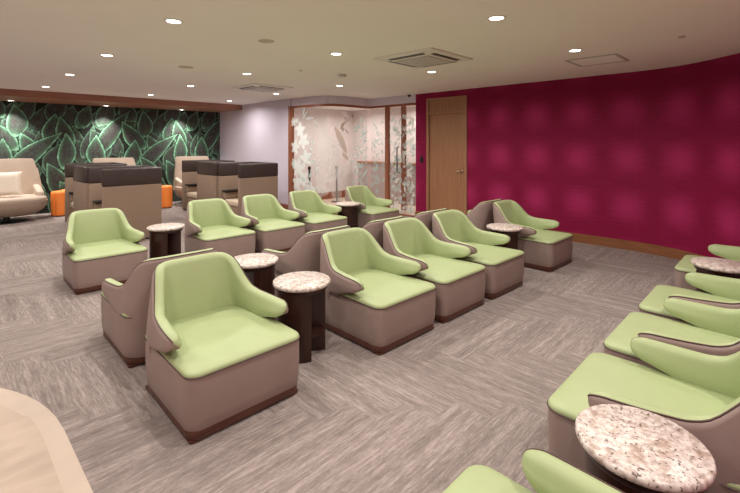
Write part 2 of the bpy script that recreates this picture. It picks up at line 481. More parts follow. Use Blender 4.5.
    o = link('wall_back', me, m, smooth=False); o['kind'] = 'structure'
mural()
struct('trim_3', loft(bmesh.new(), [[(-3.1, 13.19, 0), (LX+.05, 12.85, 0), (LX+.05, 12.95, 0), (-3.1, 13.3, 0)], [(-3.1, 13.19, 2.85), (LX+.05, 12.85, 2.85), (LX+.05, 12.95, 2.85), (-3.1, 13.3, 2.85)]]), M['lilac'])
# wooden soffit over the mural
def fy(x): return 11.62-.036*(x-1)
struct('trim_2', loft(bmesh.new(), [[(-3.08, fy(-3), z), (LX-.002, fy(LX), z), (LX-.002, 12.82, z), (-3.08, 13.16, z)] for z in (2.70, 2.849)]), M['soffit_wood'])

# skirtings
wall_run('baseboard_right', [(WX-.02, D1-.06), (WX-.02, 1.70)] , 0, .15, .02, M['base_wood'])
wall_run('baseboard_curved', [(x-.018, y+.012) for x, y in dense], 0, .15, .02, M['base_wood'], smooth=True)
wall_run('baseboard_entrance', [(WX-.02, 6.12), (WX-.02, D0+.06)], 0, .15, .02, M['base_wood'])
struct('baseboard_side', bbox(LX-.02, 9.06, 0, LX, 12.8, .15), M['red_wood'])

# ---- timber door in the red wall
dr = empty('door_1', (WX, (D0+D1)/2, 0)); dr['kind'] = 'structure'
def dpart(name, bm, m, parent=dr, loc=None, smooth=False):
    o = build(name, bm, m, parent, smooth=smooth); return o
hw = (D0-D1)/2
bm = bmesh.new()
box(bm, -.025, hw-.06, 0, .10, hw, DZ, .004); box(bm, -.025, -hw, 0, .10, -hw+.06, DZ, .004)
box(bm, -.025, -hw+.06, DZ-.05, .10, hw-.06, DZ, .004); box(bm, -.022, -hw+.06, 2.36, .10, hw-.06, 2.41, .004)
dpart('door_frame', bm, M['frame_wood'])
dpart('transom_panel', bbox(.0, -hw+.06, 2.41, .03, hw-.06, DZ-.05), M['frame_wood'])
leaf = dpart('door_leaf', bbox(.015, -hw+.063, .01, .06, hw-.063, 2.357, .003), M['door_wood'])
bm = bmesh.new()
n = 20
for k in range(1):
    tube(bm, [(.013, -hw+.13, 1.12), (-.045, -hw+.13, 1.12)], .011, 10)
    tube(bm, [(-.045, -hw+.13, 1.12), (-.048, -hw+.18, 1.12), (-.046, -hw+.25, 1.118)], .010, 10)
    ring = [[(dx, -hw+.13+r*math.cos(2*PI*i/n), 1.12+r*math.sin(2*PI*i/n)) for i in range(n)] for r, dx in ((.027, .0148), (.027, .006), (.02, .003))]
    loft(bm, ring)
build('lever_handle', bm, M['chrome'], leaf)
bm = bbox(-.012, 5.905-5.25, 1.27, .0, 5.985-5.25, 1.42, .003)
sw = build('wall_switch', bm, M['black'], None, smooth=False, loc=(WX, 5.25, 0))
tag(sw, 'small dark switch plate on the red wall left of the timber door', 'switch')
bmesh_btn = bbox(-.018, 5.925-5.25, 1.31, -.012, 5.965-5.25, 1.38, .002)
build('rocker', bmesh_btn, M['blackmetal'], sw)

# ------------------------------------------------------------------ glass enclosure
gp = [(LX+.02, 9.0), (6.37, 8.7), (6.385, 8.4), (6.42, 8.12), (6.47, 7.95), (6.55, 7.80), (6.66, 7.70), (6.80, 7.655), (7.0, 7.63), (7.3, 7.625), (7.55, 7.62), (7.74, 7.62)]
def smooth_path(P, n=6):
    out = []
    for i in range(len(P)-1):
        p0, p1, p2, p3 = [Vector(P[min(max(k, 0), len(P)-1)]) for k in (i-1, i, i+1, i+2)]
        for k in range(n):
            t = k/n
            out.append(tuple(.5*((2*p1)+(-p0+p2)*t+(2*p0-5*p1+4*p2-p3)*t*t+(-p0+3*p1-3*p2+p3)*t**3)))
    out.append(tuple(P[-1])); return out
gs = smooth_path(gp, 4)
full = gs + [(WX, 7.56), (WX, 6.12)]
# lilac bulkhead, timber head and sill follow the curve
wall_run('wall_bulkhead', full, 2.66, HC, .12, M['lilac'], smooth=True)
wall_run('trim_4', [(x, y) for x, y in full], 2.605, 2.66, .07, M['red_wood'], smooth=True)
wall_run('trim_5', [(x, y) for x, y in full], 0, .03, .05, M['red_wood'], smooth=True)
struct('trim_6', bbox(LX-.03, 8.99, 0, LX+.1, 9.07, 2.66, .004), M['red_wood'])
struct('trim_7', bbox(WX-.03, 6.96, 0, WX+.06, 7.06, 2.61, .004), M['red_wood'])

def path_eval(P):
    V = [Vector(p) for p in P]; acc = [0]
    for a, b in zip(V[:-1], V[1:]): acc.append(acc[-1]+(b-a).length)
    def ev(s, z, off=0):
        s = min(max(s, 0), acc[-1]-1e-5)
        i = max(k for k in range(len(acc)) if acc[k] <= s)
        i = min(i, len(V)-2)
        t = (s-acc[i])/(acc[i+1]-acc[i]); p = V[i].lerp(V[i+1], t); d = (V[i+1]-V[i]).normalized()
        nrm = Vector((-d.y, d.x))     # away from the lounge
        return (p.x+nrm.x*off, p.y+nrm.y*off, z)
    return ev, acc[-1]
def pane(name, P, z0, z1, parent=None):
    o = wall_run(name, P, z0, z1, .01, M['glass'], parent=parent, smooth=True)
    return o
g1 = pane('window_1', [(x+.0, y+.03) for x, y in gs], .03, 2.605)
side = [(7.80+.03, 7.58), (WX+.03, 7.07)]
g2 = pane('window_2', side, .03, 2.605)
dA = [(WX+.03, 6.95), (WX+.03, 6.56)]; dB = [(WX+.03, 6.545), (WX+.03, 6.14)]
d2 = pane('door_2', dA, .035, 2.60); d3 = pane('door_3', dB, .035, 2.60)

def petal_poly(cx, cz, ang, L, W, n=9):
    pts = []
    for k in range(n+1):
        u = k/n; w = W*math.sin(PI*u)**.7; pts.append((u*L, w))
    for k in range(n-1, 0, -1):
        u = k/n; w = W*math.sin(PI*u)**.7; pts.append((u*L, -w))
    c, s = math.cos(ang), math.sin(ang)
    return [(cx+a*c-b*s, cz+a*s+b*c) for a, b in pts]
def film(name, P, polys, m, parent, off):
    ev, tot = path_eval(P); bm = bmesh.new()
    for k, pl in enumerate(polys):
        cx = sum(p[0] for p in pl)/len(pl); cz = sum(p[1] for p in pl)/len(pl)
        c = bm.verts.new(ev(cx, cz, off))
        vs = [bm.verts.new(ev(s, min(max(z, .05), 2.59), off)) for s, z in pl]
        for i in range(len(vs)):
            try: bm.faces.new((c, vs[i], vs[(i+1) % len(vs)]))
            except ValueError: pass
    return build(name, bm, m, parent, smooth=False)
def flower(cx, cz, r, a0=0):
    return [petal_poly(cx, cz, a0+2*PI*k/5, r, r*.30) for k in range(5)]
P1 = [(x+.0, y+.03) for x, y in gs]
fl = []
for cx, cz, r, a in ((.40, 2.05, .20, .3), (.52, 1.78, .22, .9), (.20, 1.62, .19, .1), (.62, 1.36, .22, .5), (.34, 1.10, .24, .2), (.15, 1.2, .15, .7), (.55, .85, .22, .9), (.28, .72, .2, .2), (.12, 2.25, .12, .4), (.75, .6, .2, .1)):
    fl += flower(cx, cz, r, a)
film('frosted_flowers', P1, fl, M['film_white'], g1, -.004)
rnd = random.Random(8)
def leaf_cluster(n, s0, s1, z0, z1, Lr, Wr, r=rnd):
    out = []
    for _ in range(n):
        out.append(petal_poly(r.uniform(s0, s1), r.uniform(z0, z1), r.uniform(0, 2*PI), r.uniform(*Lr), r.uniform(*Wr), 6))
    return out
film('frosted_leaves', P1, leaf_cluster(26, .3, 1.15, .2, 2.4, (.12, .32), (.02, .05)) + leaf_cluster(70, 2.0, 2.5, .15, 2.3, (.08, .2), (.02, .05)), M['film_aqua'], g1, -.007)
feather = [petal_poly(1.43, 2.12, -1.10, .75, .085, 10), petal_poly(1.62, 1.50, -.75, .30, .05)] + leaf_cluster(8, 1.55, 1.85, 1.8, 2.3, (.1, .2), (.02, .035))
film('tan_feather', P1, feather, M['film_tan'], g1, -.010)
haze = [petal_poly(1.05, .3, PI/2-.1, 2.1, .20, 12), petal_poly(1.5, .2, PI/2+.05, 1.6, .2, 12)] + leaf_cluster(22, 1.1, 1.9, .2, 2.3, (.15, .4), (.04, .09))
film('frosted_haze', P1, haze, M['film_haze'], g1, -.013)
film('frosted_leaves', side, leaf_cluster(60, .02, .45, .1, 2.3, (.06, .16), (.02, .05)), M['film_aqua'], g2, -.004)
for dd, PP, sd in ((d2, dA, 1), (d3, dB, 5)):
    r2 = random.Random(sd)
    film('frosted_leaves', PP, leaf_cluster(60, .03, .36, .08, 2.35, (.06, .18), (.02, .055), r2), M['film_white'], dd, -.004)
    film('aqua_leaves', PP, leaf_cluster(46, .03, .36, .08, 2.35, (.06, .18), (.02, .05), r2), M['film_aqua'], dd, -.007)
    film('tan_leaves', PP, leaf_cluster(12, .05, .34, .2, 1.3, (.05, .11), (.015, .03), r2), M['film_tan'], dd, -.010)
# long black pull handles on the two glass leaves
for dd, y in ((d2, 6.66),):
    bm = bmesh.new()
    tube(bm, [(WX+.028, y, 1.02), (WX-.035, y, 1.02), (WX-.035, y, 1.62), (WX+.028, y, 1.62)], .014, 8)
    build('pull_handle', bm, M['black'], dd)

# ---- room behind the glass
IX, IY = 9.6, 10.1
struct('wall_inner_back', bbox(LX+.12, IY, 0, IX+.1, IY+.1, HC), M['inner'])
struct('wall_inner_right', bbox(IX, 6.0, 0, IX+.1, IY, HC), M['inner'])
struct('wall_inner_near', bbox(WX+.121, 6.0, 0, IX, 6.11, HC), M['inner'])
bm = bmesh.new()
inner_plan = [(LX+.13, IY), (LX+.13, 9.0)] + [(x+.075, y+.08) for x, y in gs[4:]] + [(WX+.125, 7.6), (WX+.125, 6.112), (IX, 6.112), (IX, IY)]
struct('floor_inner', slab(inner_plan, .0, .006), M['inner_floor'])
ic = struct('ceiling_inner', slab(inner_plan, 2.78, 2.845), M['ceiling'])
struct('baseboard_inner', bbox(LX+.13, IY-.02, .006, IX-.02, IY, .22), M['red_wood'])
struct('baseboard_inner_right', bbox(IX-.02, 6.12, .006, IX, IY-.02, .22), M['red_wood'])
# wall cabinet run with a timber top along the inner right wall
cb = empty('low_cabinet', (IX-.2, 8.2, 0), 0, 'low grey cabinet with a timber top against the inner wall behind the glass', 'cabinet')
build('cabinet_body', bbox(-.17, -1.2, .01, .178, 1.3, 1.12, .004), M['dado'], cb, smooth=False)
build('cabinet_top', bbox(-.2, -1.23, 1.12, .178, 1.33, 1.17, .004), M['frame_wood'], cb, smooth=False)
pst = build('wooden_post', bbox(-.05, -.05, .006, .05, .05, 2.78, .004), M['red_wood'], None, smooth=False, loc=(8.45, 7.02, 0))
tag(pst, 'reddish timber post standing behind the glass doors', 'post')
def stanchion(x, y, label):
    t = empty('stanchion', (x, y, .006), 0, label, 'stanchion', 'black stanchions behind the glass')
    build('base', lathe([(.001, 0), (.16, 0), (.16, .012), (.03, .03), (.001, .032)], 24), M['blackmetal'], t)
    build('pole', lathe([(.028, .025), (.028, .95), (.001, .951)], 16), M['blackmetal'], t)
    build('head', lathe([(.001, .95), (.03, .952), (.045, .98), (.045, 1.03), (.03, 1.055), (.001, 1.06)], 16), M['black'], t)
stanchion(8.25, 9.40, 'black stanchion behind the glass, the one nearer the glass corner')
stanchion(7.50, 9.72, 'black stanchion behind the frosted flowers on the glass')

# ------------------------------------------------------------------ lounge chairs (green seat, taupe shell)
def sp(xs, ys, x):
    """smooth (pchip-like) interpolation through Catmull-Rom on a uniform-ish table"""
    i = max(0, min(len(xs)-2, int(np.searchsorted(xs, x, side='right'))-1))
    t = (x-xs[i])/(xs[i+1]-xs[i])
    y0, y1, y2, y3 = ys[max(i-1, 0)], ys[i], ys[i+1], ys[min(i+2, len(ys)-1)]
    return .5*((2*y1)+(-y0+y2)*t+(2*y0-5*y1+4*y2-y3)*t*t+(-y0+3*y1-3*y2+y3)*t**3)
S_  = [0,   .12,  .22,  .31,  .38,  .44,  .50,  .57,  .65,  .75,  .86,  .94,  1.0]
SX_ = [0,   .12,  .225, .298, .335, .348, .354, .357, .360, .365, .371, .375, .378]
SY_ = [.365,.364, .355, .322, .270, .215, .16,  .095, .02,  -.075,-.17, -.235,-.285]
ZT_ = [.802,.802, .800, .790, .752, .664, .590, .562, .555, .551, .548, .546, .544]
ZI_ = [.36, .36,  .36,  .36,  .36,  .36,  .360, .362, .376, .404, .428, .441, .449]
ZO_ = [.085,.085, .085, .085, .085, .085, .085, .350, .358, .396, .425, .441, .449]
LX_ = [0,   -.02, -.06, -.11, -.14, -.14, -.11, -.04, .0,   .03,  .04,  .04,  .04]
LY_ = [.17, .17,  .165, .15,  .12,  .08,  .03,  .0,   0,    0,    0,    0,    0]
TH_ = [.080,.080, .080, .080, .080, .080, .082, .085, .088, .092, .092, .090, .086]
def chair_meshes():
    N = 44
    hs = list(np.linspace(0, .88, 34)) + [.88+.12*math.sin(q*PI/2) for q in np.linspace(.1, 1, 10)]
    ts = [-h for h in reversed(hs[1:])] + hs
    def section(t):
        s = abs(t); sg = 1 if t >= 0 else -1
        f = lambda T: sp(S_, T, s)
        x, y = f(SX_)*sg, f(SY_)
        e = .01; s0, s1 = max(0, s-e), min(1, s+e)
        tx = (sp(S_, SX_, s1)-sp(S_, SX_, s0)); ty = (sp(S_, SY_, s1)-sp(S_, SY_, s0))
        nn = Vector((-ty, tx)) ; nn.normalize()
        if s < 1e-6: nn = Vector((0, 1))
        else: nn = Vector((nn.x*1.0, nn.y))
        if (nn.y < 0 if s < .3 else nn.x < 0): nn = -nn
        nx, ny = nn.x*sg, nn.y
        zt, zi, ln, th = f(ZT_), f(ZI_), (f(LX_)*sg, f(LY_)), f(TH_)
        zo = interp(S_[:7]+[.515]+S_[7:], ZO_[:7]+[.34]+ZO_[7:], s)
        return x, y, nx, ny, zt, zi, zo, ln, th
    inner_r, outer_r, pipe = [], [], []
    for t in ts:
        x, y, nx, ny, zt, zi, zo, ln, th = section(t)
        # tip rounding
        d = (1-abs(t))/.10
        k = 1 if d >= 1 else math.sqrt(max(0, 1-(1-d)**2))
        k = max(k, .04)
        zm = (zt+zi)/2
        def P(off, z):
            up = max(0, z-.36); sh = 0 if z > .36 else (z-.36)*.11
            o_ = off*k + sh
            zz = zm+(z-zm)*k if abs(t) > .9 else z
            return (x+nx*o_+ln[0]*up, y+ny*o_+ln[1]*up, zz)
        h = th/2; rr = h*.95
        inn = []
        # inner face from the bottom up, slight belly, over the rounded top to the outer edge
        for q in (0, .15, .35, .6, .8, 1):
            z = zi + (zt-rr-zi)*q
            inn.append(P(-h-.012*math.sin(PI*q), z))
        for a in (25, 50, 75, 100, 130):
            A = math.radians(a); inn.append(P(-h*math.cos(A), zt-rr+rr*math.sin(A)))
        out = [inn[-1]]
        for a in (145, 160, 173):
            A = math.radians(a); out.append(P(-h*math.cos(A), zt-rr+rr*math.sin(A)))
        for q in (.0, .2, .4, .6, .8, .93):
            z = (zt-rr)*(1-q)+zo*q
            out.append(P(h+.006*math.sin(PI*q), z))
        out.append(P(h-.012, zo)); out.append(P(-h+.012, max(zo, zi-.004) if abs(t) > .5 else zo)); out.append(P(-h, zi))
        inner_r.append(inn); outer_r.append(out); pipe.append(inn[-1])
    bi = bmesh.new(); loft(bi, inner_r, False, False, closed=False)
    bo = bmesh.new(); loft(bo, outer_r, False, False, closed=False)
    for bm, rs in ((bi, inner_r), (bo, outer_r)):      # close both tips
        bm.verts.ensure_lookup_table()
    bp = tube(bmesh.new(), pipe[2:-2], .0048, 5)
    # body
    def ring(sc, z, dx=0):
        return [(px*sc, (py+.05)*sc-.05, z) for px, py in rrect(.388, -.495, .375, .080, .15)]
    body = loft(bmesh.new(), [ring(.972, .066), ring(.982, .075), ring(.994, .13), ring(1.002, .22), ring(1.002, .32), ring(.998, .363)])
    seat = loft(bmesh.new(), [ring(.998, .364), ring(1.002, .370), ring(1.0, .378), ring(.988, .387), ring(.965, .393), ring(.9, .398), ring(.7, .404), ring(.4, .408), ring(.1, .409)])
    sp_ = tube(bmesh.new(), [(x*1.004, y*1.004, .366) for x, y, z in ring(1.0, .366)], .0045, 5, closed=True)
    pl = loft(bmesh.new(), [ring(.955, .014), ring(.965, .019), ring(.972, .05), ring(.972, .0662)])
    ft = []
    for sx in (-1, 1):
        for sy in (-1, 1):
            bm = bmesh.new()
            cx, cy = sx*.318, (-.415 if sy < 0 else .28)
            rings = [[(cx+px*q, cy+py*q, z) for px, py in rrect(.05, -.05, .05, .02, .02, 3)] for q, z in ((.95, 0), (1.0, .008), (1.05, .0145))]
            loft(bm, rings); ft.append(bm)
    return bi, bo, bp, body, seat, sp_, pl, ft

def make_chair():
    root = empty('lounge_chair')
    bi, bo, bp, body, seat, spp, pl, ft = chair_meshes()
    build('backrest', bi, M['green'], root, sharp=60)
    sh = build('outer_shell', bo, M['taupe'], root, sharp=60)
    build('piping', bp, M['piping'], sh)
    b = build('seat_base', body, M['taupe'], root, sharp=60)
    s = build('seat', seat, M['green'], root, sharp=70)
    build('piping', spp, M['piping'], s)
    for sx in (-1, 1):
        build('seam', tube(bmesh.new(), [(sx*.3570, -.4645, .09), (sx*.3625, -.4700, .2), (sx*.3625, -.4700, .35)], .0030, 4), M['piping'], b)
    build('plinth', pl, M['plinth_wood'], root, sharp=60)
    for f_ in ft: build('foot', f_, M['plinth_wood'], root)
    root['category'] = 'chair'
    return root
chair0 = make_chair(); used = [False]
def place_chair(x, y, rz, label, group):
    if not used[0]: o = chair0; used[0] = True
    else: o = copy_tree(chair0)
    o.location = (x, y, 0); o.rotation_euler = (0, 0, rz); o.scale = (1, 1, 1.035); o['label'] = label; o['group'] = group
    return o
rt = math.radians
# middle double row, the side facing the right-hand row
g = 'middle row chairs with seats towards the aisle'
for x, y, lb in ((1.39, 2.855, 'green and taupe lounge chair facing the aisle, nearest and largest, left of the side tables'),
                 (2.875, 2.785, 'green and taupe lounge chair facing the aisle, right beside the nearest dark pedestal table'),
                 (3.745, 2.765, 'green and taupe lounge chair in the middle of the three joined aisle seats'),
                 (4.625, 2.74, 'green and taupe lounge chair, rightmost of the three joined aisle seats'),
                 (6.075, 2.68, 'green and taupe lounge chair at the red wall end of the middle row')):
    place_chair(x, y, rt(-1.5), lb, g)
g = 'middle row chairs seen from behind'
for x, y, lb in ((1.41, 3.87, 'taupe-backed lounge chair turned away, behind the nearest green chair'),
                 (2.90, 3.80, 'taupe-backed lounge chair turned away, its arm beside the two pedestal tables'),
                 (3.77, 3.765, 'taupe-backed lounge chair turned away, behind the second aisle chair of the joined three'),
                 (4.66, 3.74, 'taupe-backed lounge chair turned away, seen before the glass doors'),
                 (6.11, 3.68, 'taupe-backed lounge chair turned away, against the red wall end of the row')):
    place_chair(x, y, rt(178.5), lb, g)
g = 'far row of chairs before the glass room'
for x, y, lb in ((1.50, 6.16, 'green lounge chair alone at the left, before the dark-topped booth'),
                 (2.98, 6.10, 'green lounge chair in the far row, right of the small table by the booth'),
                 (3.87, 6.07, 'green lounge chair in the far row, middle of the joined three'),
                 (4.78, 6.04, 'green lounge chair in the far row, before the frosted flowers on the glass'),
                 (6.12, 5.98, 'green lounge chair in the far row, before the glass entrance')):
    place_chair(x, y, rt(-1.5), lb, g)
g = 'right-hand row of chairs facing the middle row'
for x, y, lb in ((1.18, .425, 'green lounge chair at the bottom edge, before the large granite table top'),
                 (2.525, .375, 'green lounge chair on the right, directly behind the nearest granite table'),
                 (3.425, .365, 'green lounge chair on the right, second behind the nearest granite table'),
                 (4.32, .355, 'green lounge chair on the right, before the far granite table at the edge'),
                 (5.81, .345, 'green lounge chair on the right, farthest, beyond the far granite table')):
    place_chair(x, y, rt(180), lb, g)

# ------------------------------------------------------------------ side tables
def make_table():
    root = empty('side_table'); root['category'] = 'table'
    build('table_top', lathe([(.001, .54), (.225, .54), (.233, .546), (.235, .556), (.233, .566), (.227, .571), (.001, .572)], 56), M['granite'], root, sharp=50)
    build('apron', lathe([(.001, .505), (.203, .505), (.212, .522), (.214, .54), (.001, .5401)], 48), M['dark_wood'], root)
    # curved pedestal: a half drum, a central slab and a low round shelf
    bm = bmesh.new(); rings = []
    for k in range(25):
        a = rt(60+140*k/24); c, s = math.cos(a), math.sin(a)
        rings.append([(c*.200, s*.200, 0), (c*.200, s*.200, .505), (c*.180, s*.180, .505), (c*.180, s*.180, 0)])
    loft(bm, rings)
    build('curved_pedestal', bm, M['dark_wood'], root)
    bm = bmesh.new(); box(bm, -.012, -.19, 0, .012, .175, .505)
    bmesh.ops.rotate(bm, verts=bm.verts, cent=(0, 0, 0), matrix=Matrix.Rotation(rt(0), 3, 'Z'))
    build('centre_slab', bm, M['dark_wood'], root, smooth=False)
    build('shelf', lathe([(.001, .17), (.179, .17), (.179, .19), (.001, .1901)], 40), M['dark_wood'], root)
    return root
t0 = make_table(); tu = [False]
def place_table(x, y, rz, label, group):
    if not tu[0]: o = t0; tu[0] = True
    else: o = copy_tree(t0)
    o.location = (x, y, 0); o.rotation_euler = (0, 0, rt(rz)); o.scale = (1, 1, 1.03); o['label'] = label; o['group'] = group; return o
g = 'round granite-topped side tables'
place_table(2.115, 2.84, 55, 'round granite table on a dark curved pedestal, between the nearest two aisle chairs', g)
place_table(2.165, 3.68, 180, 'round granite table just behind the nearest pedestal table', g)
place_table(2.21, 6.02, 55, 'round granite table beside the lone left chair, before the booth', g)
place_table(5.46, 5.90, 55, 'round granite table in the far row, before the glass room', g)
place_table(5.40, 2.72, 55, 'round granite table between aisle chairs, near the red wall', g)
tn = place_table(1.862, .390, 55, 'round granite table nearest the viewer, largest top in the lower right', g)
tn.scale = (.95, .95, 1.03)
place_table(5.13, .42, 55, 'round granite table at the right edge, beyond the right-hand chairs', g)

# ------------------------------------------------------------------ high booths with dark padded rims
def make_booth(D=.94, W=.96):
    """opens towards -X; near side panel at y=0"""
    root = empty('privacy_booth'); root['category'] = 'booth'
    H0, H1, T = .98, 1.28, .075
    def panel(x0, y0, x1, y1, n1, n2):
        p = build(n1, bbox(x0, y0, .03, x1, y1, H0, .012, 3), M['pod_beige'], root)
        build(n2, bbox(x0-.006, y0-.006, H0, x1+.006, y1+.006, H1, .028, 4), M['pod_brown'], p)
    panel(0, .0, D, T, 'side_panel', 'padded_rim')
    panel(.0, W-T, D, W, 'side_panel', 'padded_rim')
    panel(D-T, T+.007, D, W-T-.007, 'back_panel', 'padded_rim')
    build('plinth', bbox(.03, .02, 0, D-.03, W-.02, .03), M['black'], root, smooth=False)
    build('seat_base', bbox(.10, T+.002, .03, D-T-.002, W-T-.002, .34, .01), M['pod_beige'], root)
    build('seat_cushion', bbox(.08, T+.01, .34, D-T-.14, W-T-.01, .47, .04, 4), M['cream'], root)
    build('back_cushion', bbox(D-T-.15, T+.01, .34, D-T-.002, W-T-.01, .95, .04, 4), M['pod_inner'], root)
    build('armrest', bbox(.07, W-T-.10, .47, D-T-.16, W-T-.002, .62, .02, 3), M['pod_inner'], root)
    build('side_shelf', bbox(.05, W-T-.2, .64, .42, W-T-.003, .67, .005), M['black'], root)
    return root
b0 = make_booth(); bu = [False]
def place_booth(x, y, flip, label, group, D=.90, W=.96):
    if not bu[0]: o = b0; bu[0] = True
    else: o = copy_tree(b0)
    if flip: o.location = (x+D, y+W, 0); o.rotation_euler = (0, 0, PI)
    else: o.location = (x, y, 0); o.rotation_euler = (0, 0, 0)
    o['label'] = label; o['group'] = group
g = 'privacy booths in the left cluster'
place_booth(1.98, 8.15, False, 'beige booth with dark padded rim, nearest of the left cluster', g)
place_booth(1.98, 9.14, True, 'beige booth with dark rim, middle of the left cluster, back turned', g)
place_booth(1.98, 10.13, False, 'beige booth opening left, farthest of the left cluster beside the orange stools', g)
g = 'privacy booths by the lilac wall'
place_booth(4.47, 8.15, False, 'beige booth with dark padded rim, nearest of the cluster by the lilac wall', g)
place_booth(4.47, 9.15, True, 'beige booth with dark rim, middle of the lilac wall cluster, back turned', g)
place_booth(4.47, 10.15, False, 'beige booth opening left, farthest of the lilac wall cluster', g)

# ------------------------------------------------------------------ high-backed lounge chairs by the mural
def make_lounge():
    root = empty('high_back_chair'); root['category'] = 'armchair'
    # boat shaped lower shell on a pedestal
    def sup(a, b, z, n=32, e=3.2, cy=0):
        out = []
        for i in range(n):
            t = 2*PI*i/n; c, s = math.cos(t), math.sin(t)
            out.append((a*math.copysign(abs(c)**(2/e), c), cy+b*math.copysign(abs(s)**(2/e), s), z))
        return out
    build('lower_shell', loft(bmesh.new(), [sup(.30, .26, .13), sup(.46, .38, .17), sup(.56, .45, .25), sup(.61, .48, .34), sup(.63, .49, .43), sup(.60, .47, .435)]), M['lounge_shell'], root, sharp=60)
    build('seat_cushion', loft(bmesh.new(), [sup(.60, .46, .437), sup(.615, .475, .47), sup(.60, .465, .505), sup(.54, .41, .525), sup(.3, .25, .535), sup(.05, .05, .537)]), M['lounge'], root, sharp=60)
    # curved high back
    bm = bmesh.new(); rings = []
    for k in range(-14, 15):
        u = k/14; a = u*rt(62)
        rings_z = []
        for q, zz in ((0, .40), (.25, .62), (.5, .85), (.75, 1.08), (.94, 1.27), (1, 1.31)):
            R = .62-.13*q
            edge = 1 if abs(u) < .9 else (1-(abs(u)-.9)*1.2)
            x = R*1.0*math.sin(a)/math.sin(rt(62)); y = .30+.16*math.cos(a)*1.0+.11*q - .20*(u*u)*(1-q*.5)
            rings_z.append((x, y, zz*(edge if q > .9 else 1)))
        back = [(x*1.0+.0, y+.085, z) for x, y, z in reversed(rings_z)]
        rings.append(rings_z + back)
    loft(bm, rings); build('backrest', bm, M['lounge'], root, sharp=50)
    for s in (-1, 1):
        bm = bmesh.new(); box(bm, s*.50-.06, -.20, .44, s*.50+.06, .40, .74, .045, 4)
        for v in bm.verts: v.co.z -= max(0, (.25-v.co.y))*.28*(v.co.z-.44)/.3
        build('arm', bm, M['lounge'], root)
    build('pedestal', lathe([(.001, .0), (.30, .0), (.30, .015), (.06, .03), (.05, .135), (.001, .136)], 32), M['blackmetal'], root)
    return root
l0 = make_lounge()
g = 'high-backed chairs along the leaf mural'
l0.location = (1.12, 12.12, 0); l0.scale = (1.13, 1.0, 1.04); l0['label'] = 'beige high-backed swivel armchair with a pillow, at the left edge before the mural'; l0['group'] = g
for x, lb in ((3.28, 'beige high-backed armchair mostly hidden behind the left booths'), (5.32, 'beige high-backed armchair by the mural, partly behind the right booths')):
    o = copy_tree(l0); o.location = (x, 12.02, 0); o.scale = (1, 1, 1.02); o['label'] = lb
# throw pillow
bm = bmesh.new(); n = 14; rings = []
G = [[None]*(n+1) for _ in range(n+1)]; Bk = [[None]*(n+1) for _ in range(n+1)]
for i in range(n+1):
    for j in range(n+1):
        u, v = i/n*2-1, j/n*2-1
        t = .075*((1-u**4)*(1-v**4))**.6; p = 1-.06*(1-abs(u)**2)*abs(v) ; q = 1-.06*(1-abs(v)**2)*abs(u)
        x, z = u*.27*q, v*.27*p
        G[i][j] = bm.verts.new((x, -t, z)); Bk[i][j] = bm.verts.new((x, t, z)) if 0 < i < n and 0 < j < n else G[i][j]
for i in range(n):
    for j in range(n):
        bm.faces.new((G[i][j], G[i+1][j], G[i+1][j+1], G[i][j+1]))
        fs = (Bk[i][j+1], Bk[i+1][j+1], Bk[i+1][j], Bk[i][j])
        try: bm.faces.new(fs)
        except ValueError: pass
pw = build('throw_pillow', bm, M['pillow'], None, loc=(1.10, 12.06, .84))
pw.rotation_euler = (rt(-20), 0, rt(-8))
tag(pw, 'cream square pillow resting in the beige high-backed chair at the left edge', 'pillow')

# ------------------------------------------------------------------ orange stools
def make_stool():
    root = empty('orange_stool'); root['category'] = 'stool'
    def rg(sc, z):
        out = []
        for i in range(48):
            t = 2*PI*i/48; r = .175*(1-.13*math.exp(-(((t % (PI/2))-PI/4)/.10)**2))*sc
            out.append((r*math.cos(t), r*math.sin(t), z))
        return out
    build('drum', loft(bmesh.new(), [rg(.90, .02), rg(.97, .035), rg(1, .08), rg(1, .50)]), M['orange'], root, sharp=60)
    build('seat_pad', loft(bmesh.new(), [rg(1.0, .502), rg(1.01, .53), rg(.98, .565), rg(.88, .585), rg(.5, .595), rg(.05, .597)]), M['orange'], root, sharp=60)
    build('foot_ring', lathe([(.001, 0), (.145, 0), (.145, .02), (.001, .0201)], 32), M['black'], root)
    return root
s0 = make_stool(); s0.location = (2.10, 12.3, 0); g = 'orange drum stools'
s0['label'] = 'orange drum stool right beside the beige armchair at the left'; s0['group'] = g
o = copy_tree(s0); o.location = (2.33, 12.6, 0); o['label'] = 'orange drum stool behind the first stool, half hidden by the booth'
o = copy_tree(s0); o.location = (4.33, 11.85, 0); o['label'] = 'orange drum stool seen between the two booth clusters'

# ------------------------------------------------------------------ ceiling fittings
LP = 28; COLR = (1.0, .945, .90)
def lamp(parent, z, power, size=.10, spread=165, name='lamp'):
    ld = bpy.data.lights.new(name, 'AREA'); ld.shape = 'DISK'; ld.size = size; ld.energy = power; ld.color = COLR
    ld.spread = rt(spread)
    lo = bpy.data.objects.new(name, ld); col.objects.link(lo); lo.parent = parent; lo.location = (0, 0, z); return lo
def downlight(x, y, z, label, power, group, spread=165):
    root = empty('downlight', (x, y, z), 0, label, 'light', group)
    bm = bmesh.new(); n = 32
    rings = [[(r*math.cos(2*PI*i/n), r*math.sin(2*PI*i/n), zz) for i in range(n)] for r, zz in ((.061, -.001), (.064, -.009), (.080, -.006), (.086, -.0005))]
    loft(bm, rings, False, False); build('trim_ring', bm, M['white'], root)
    bm = bmesh.new(); bmesh.ops.create_circle(bm, cap_ends=True, segments=32, radius=.062)
    o = build('lens', bm, M['lens'], root, smooth=False); o.location.z = -.004
    for p in o.data.polygons:
        pass
    lamp(root, -.012, power, .10, spread)
g = 'recessed ceiling downlights'
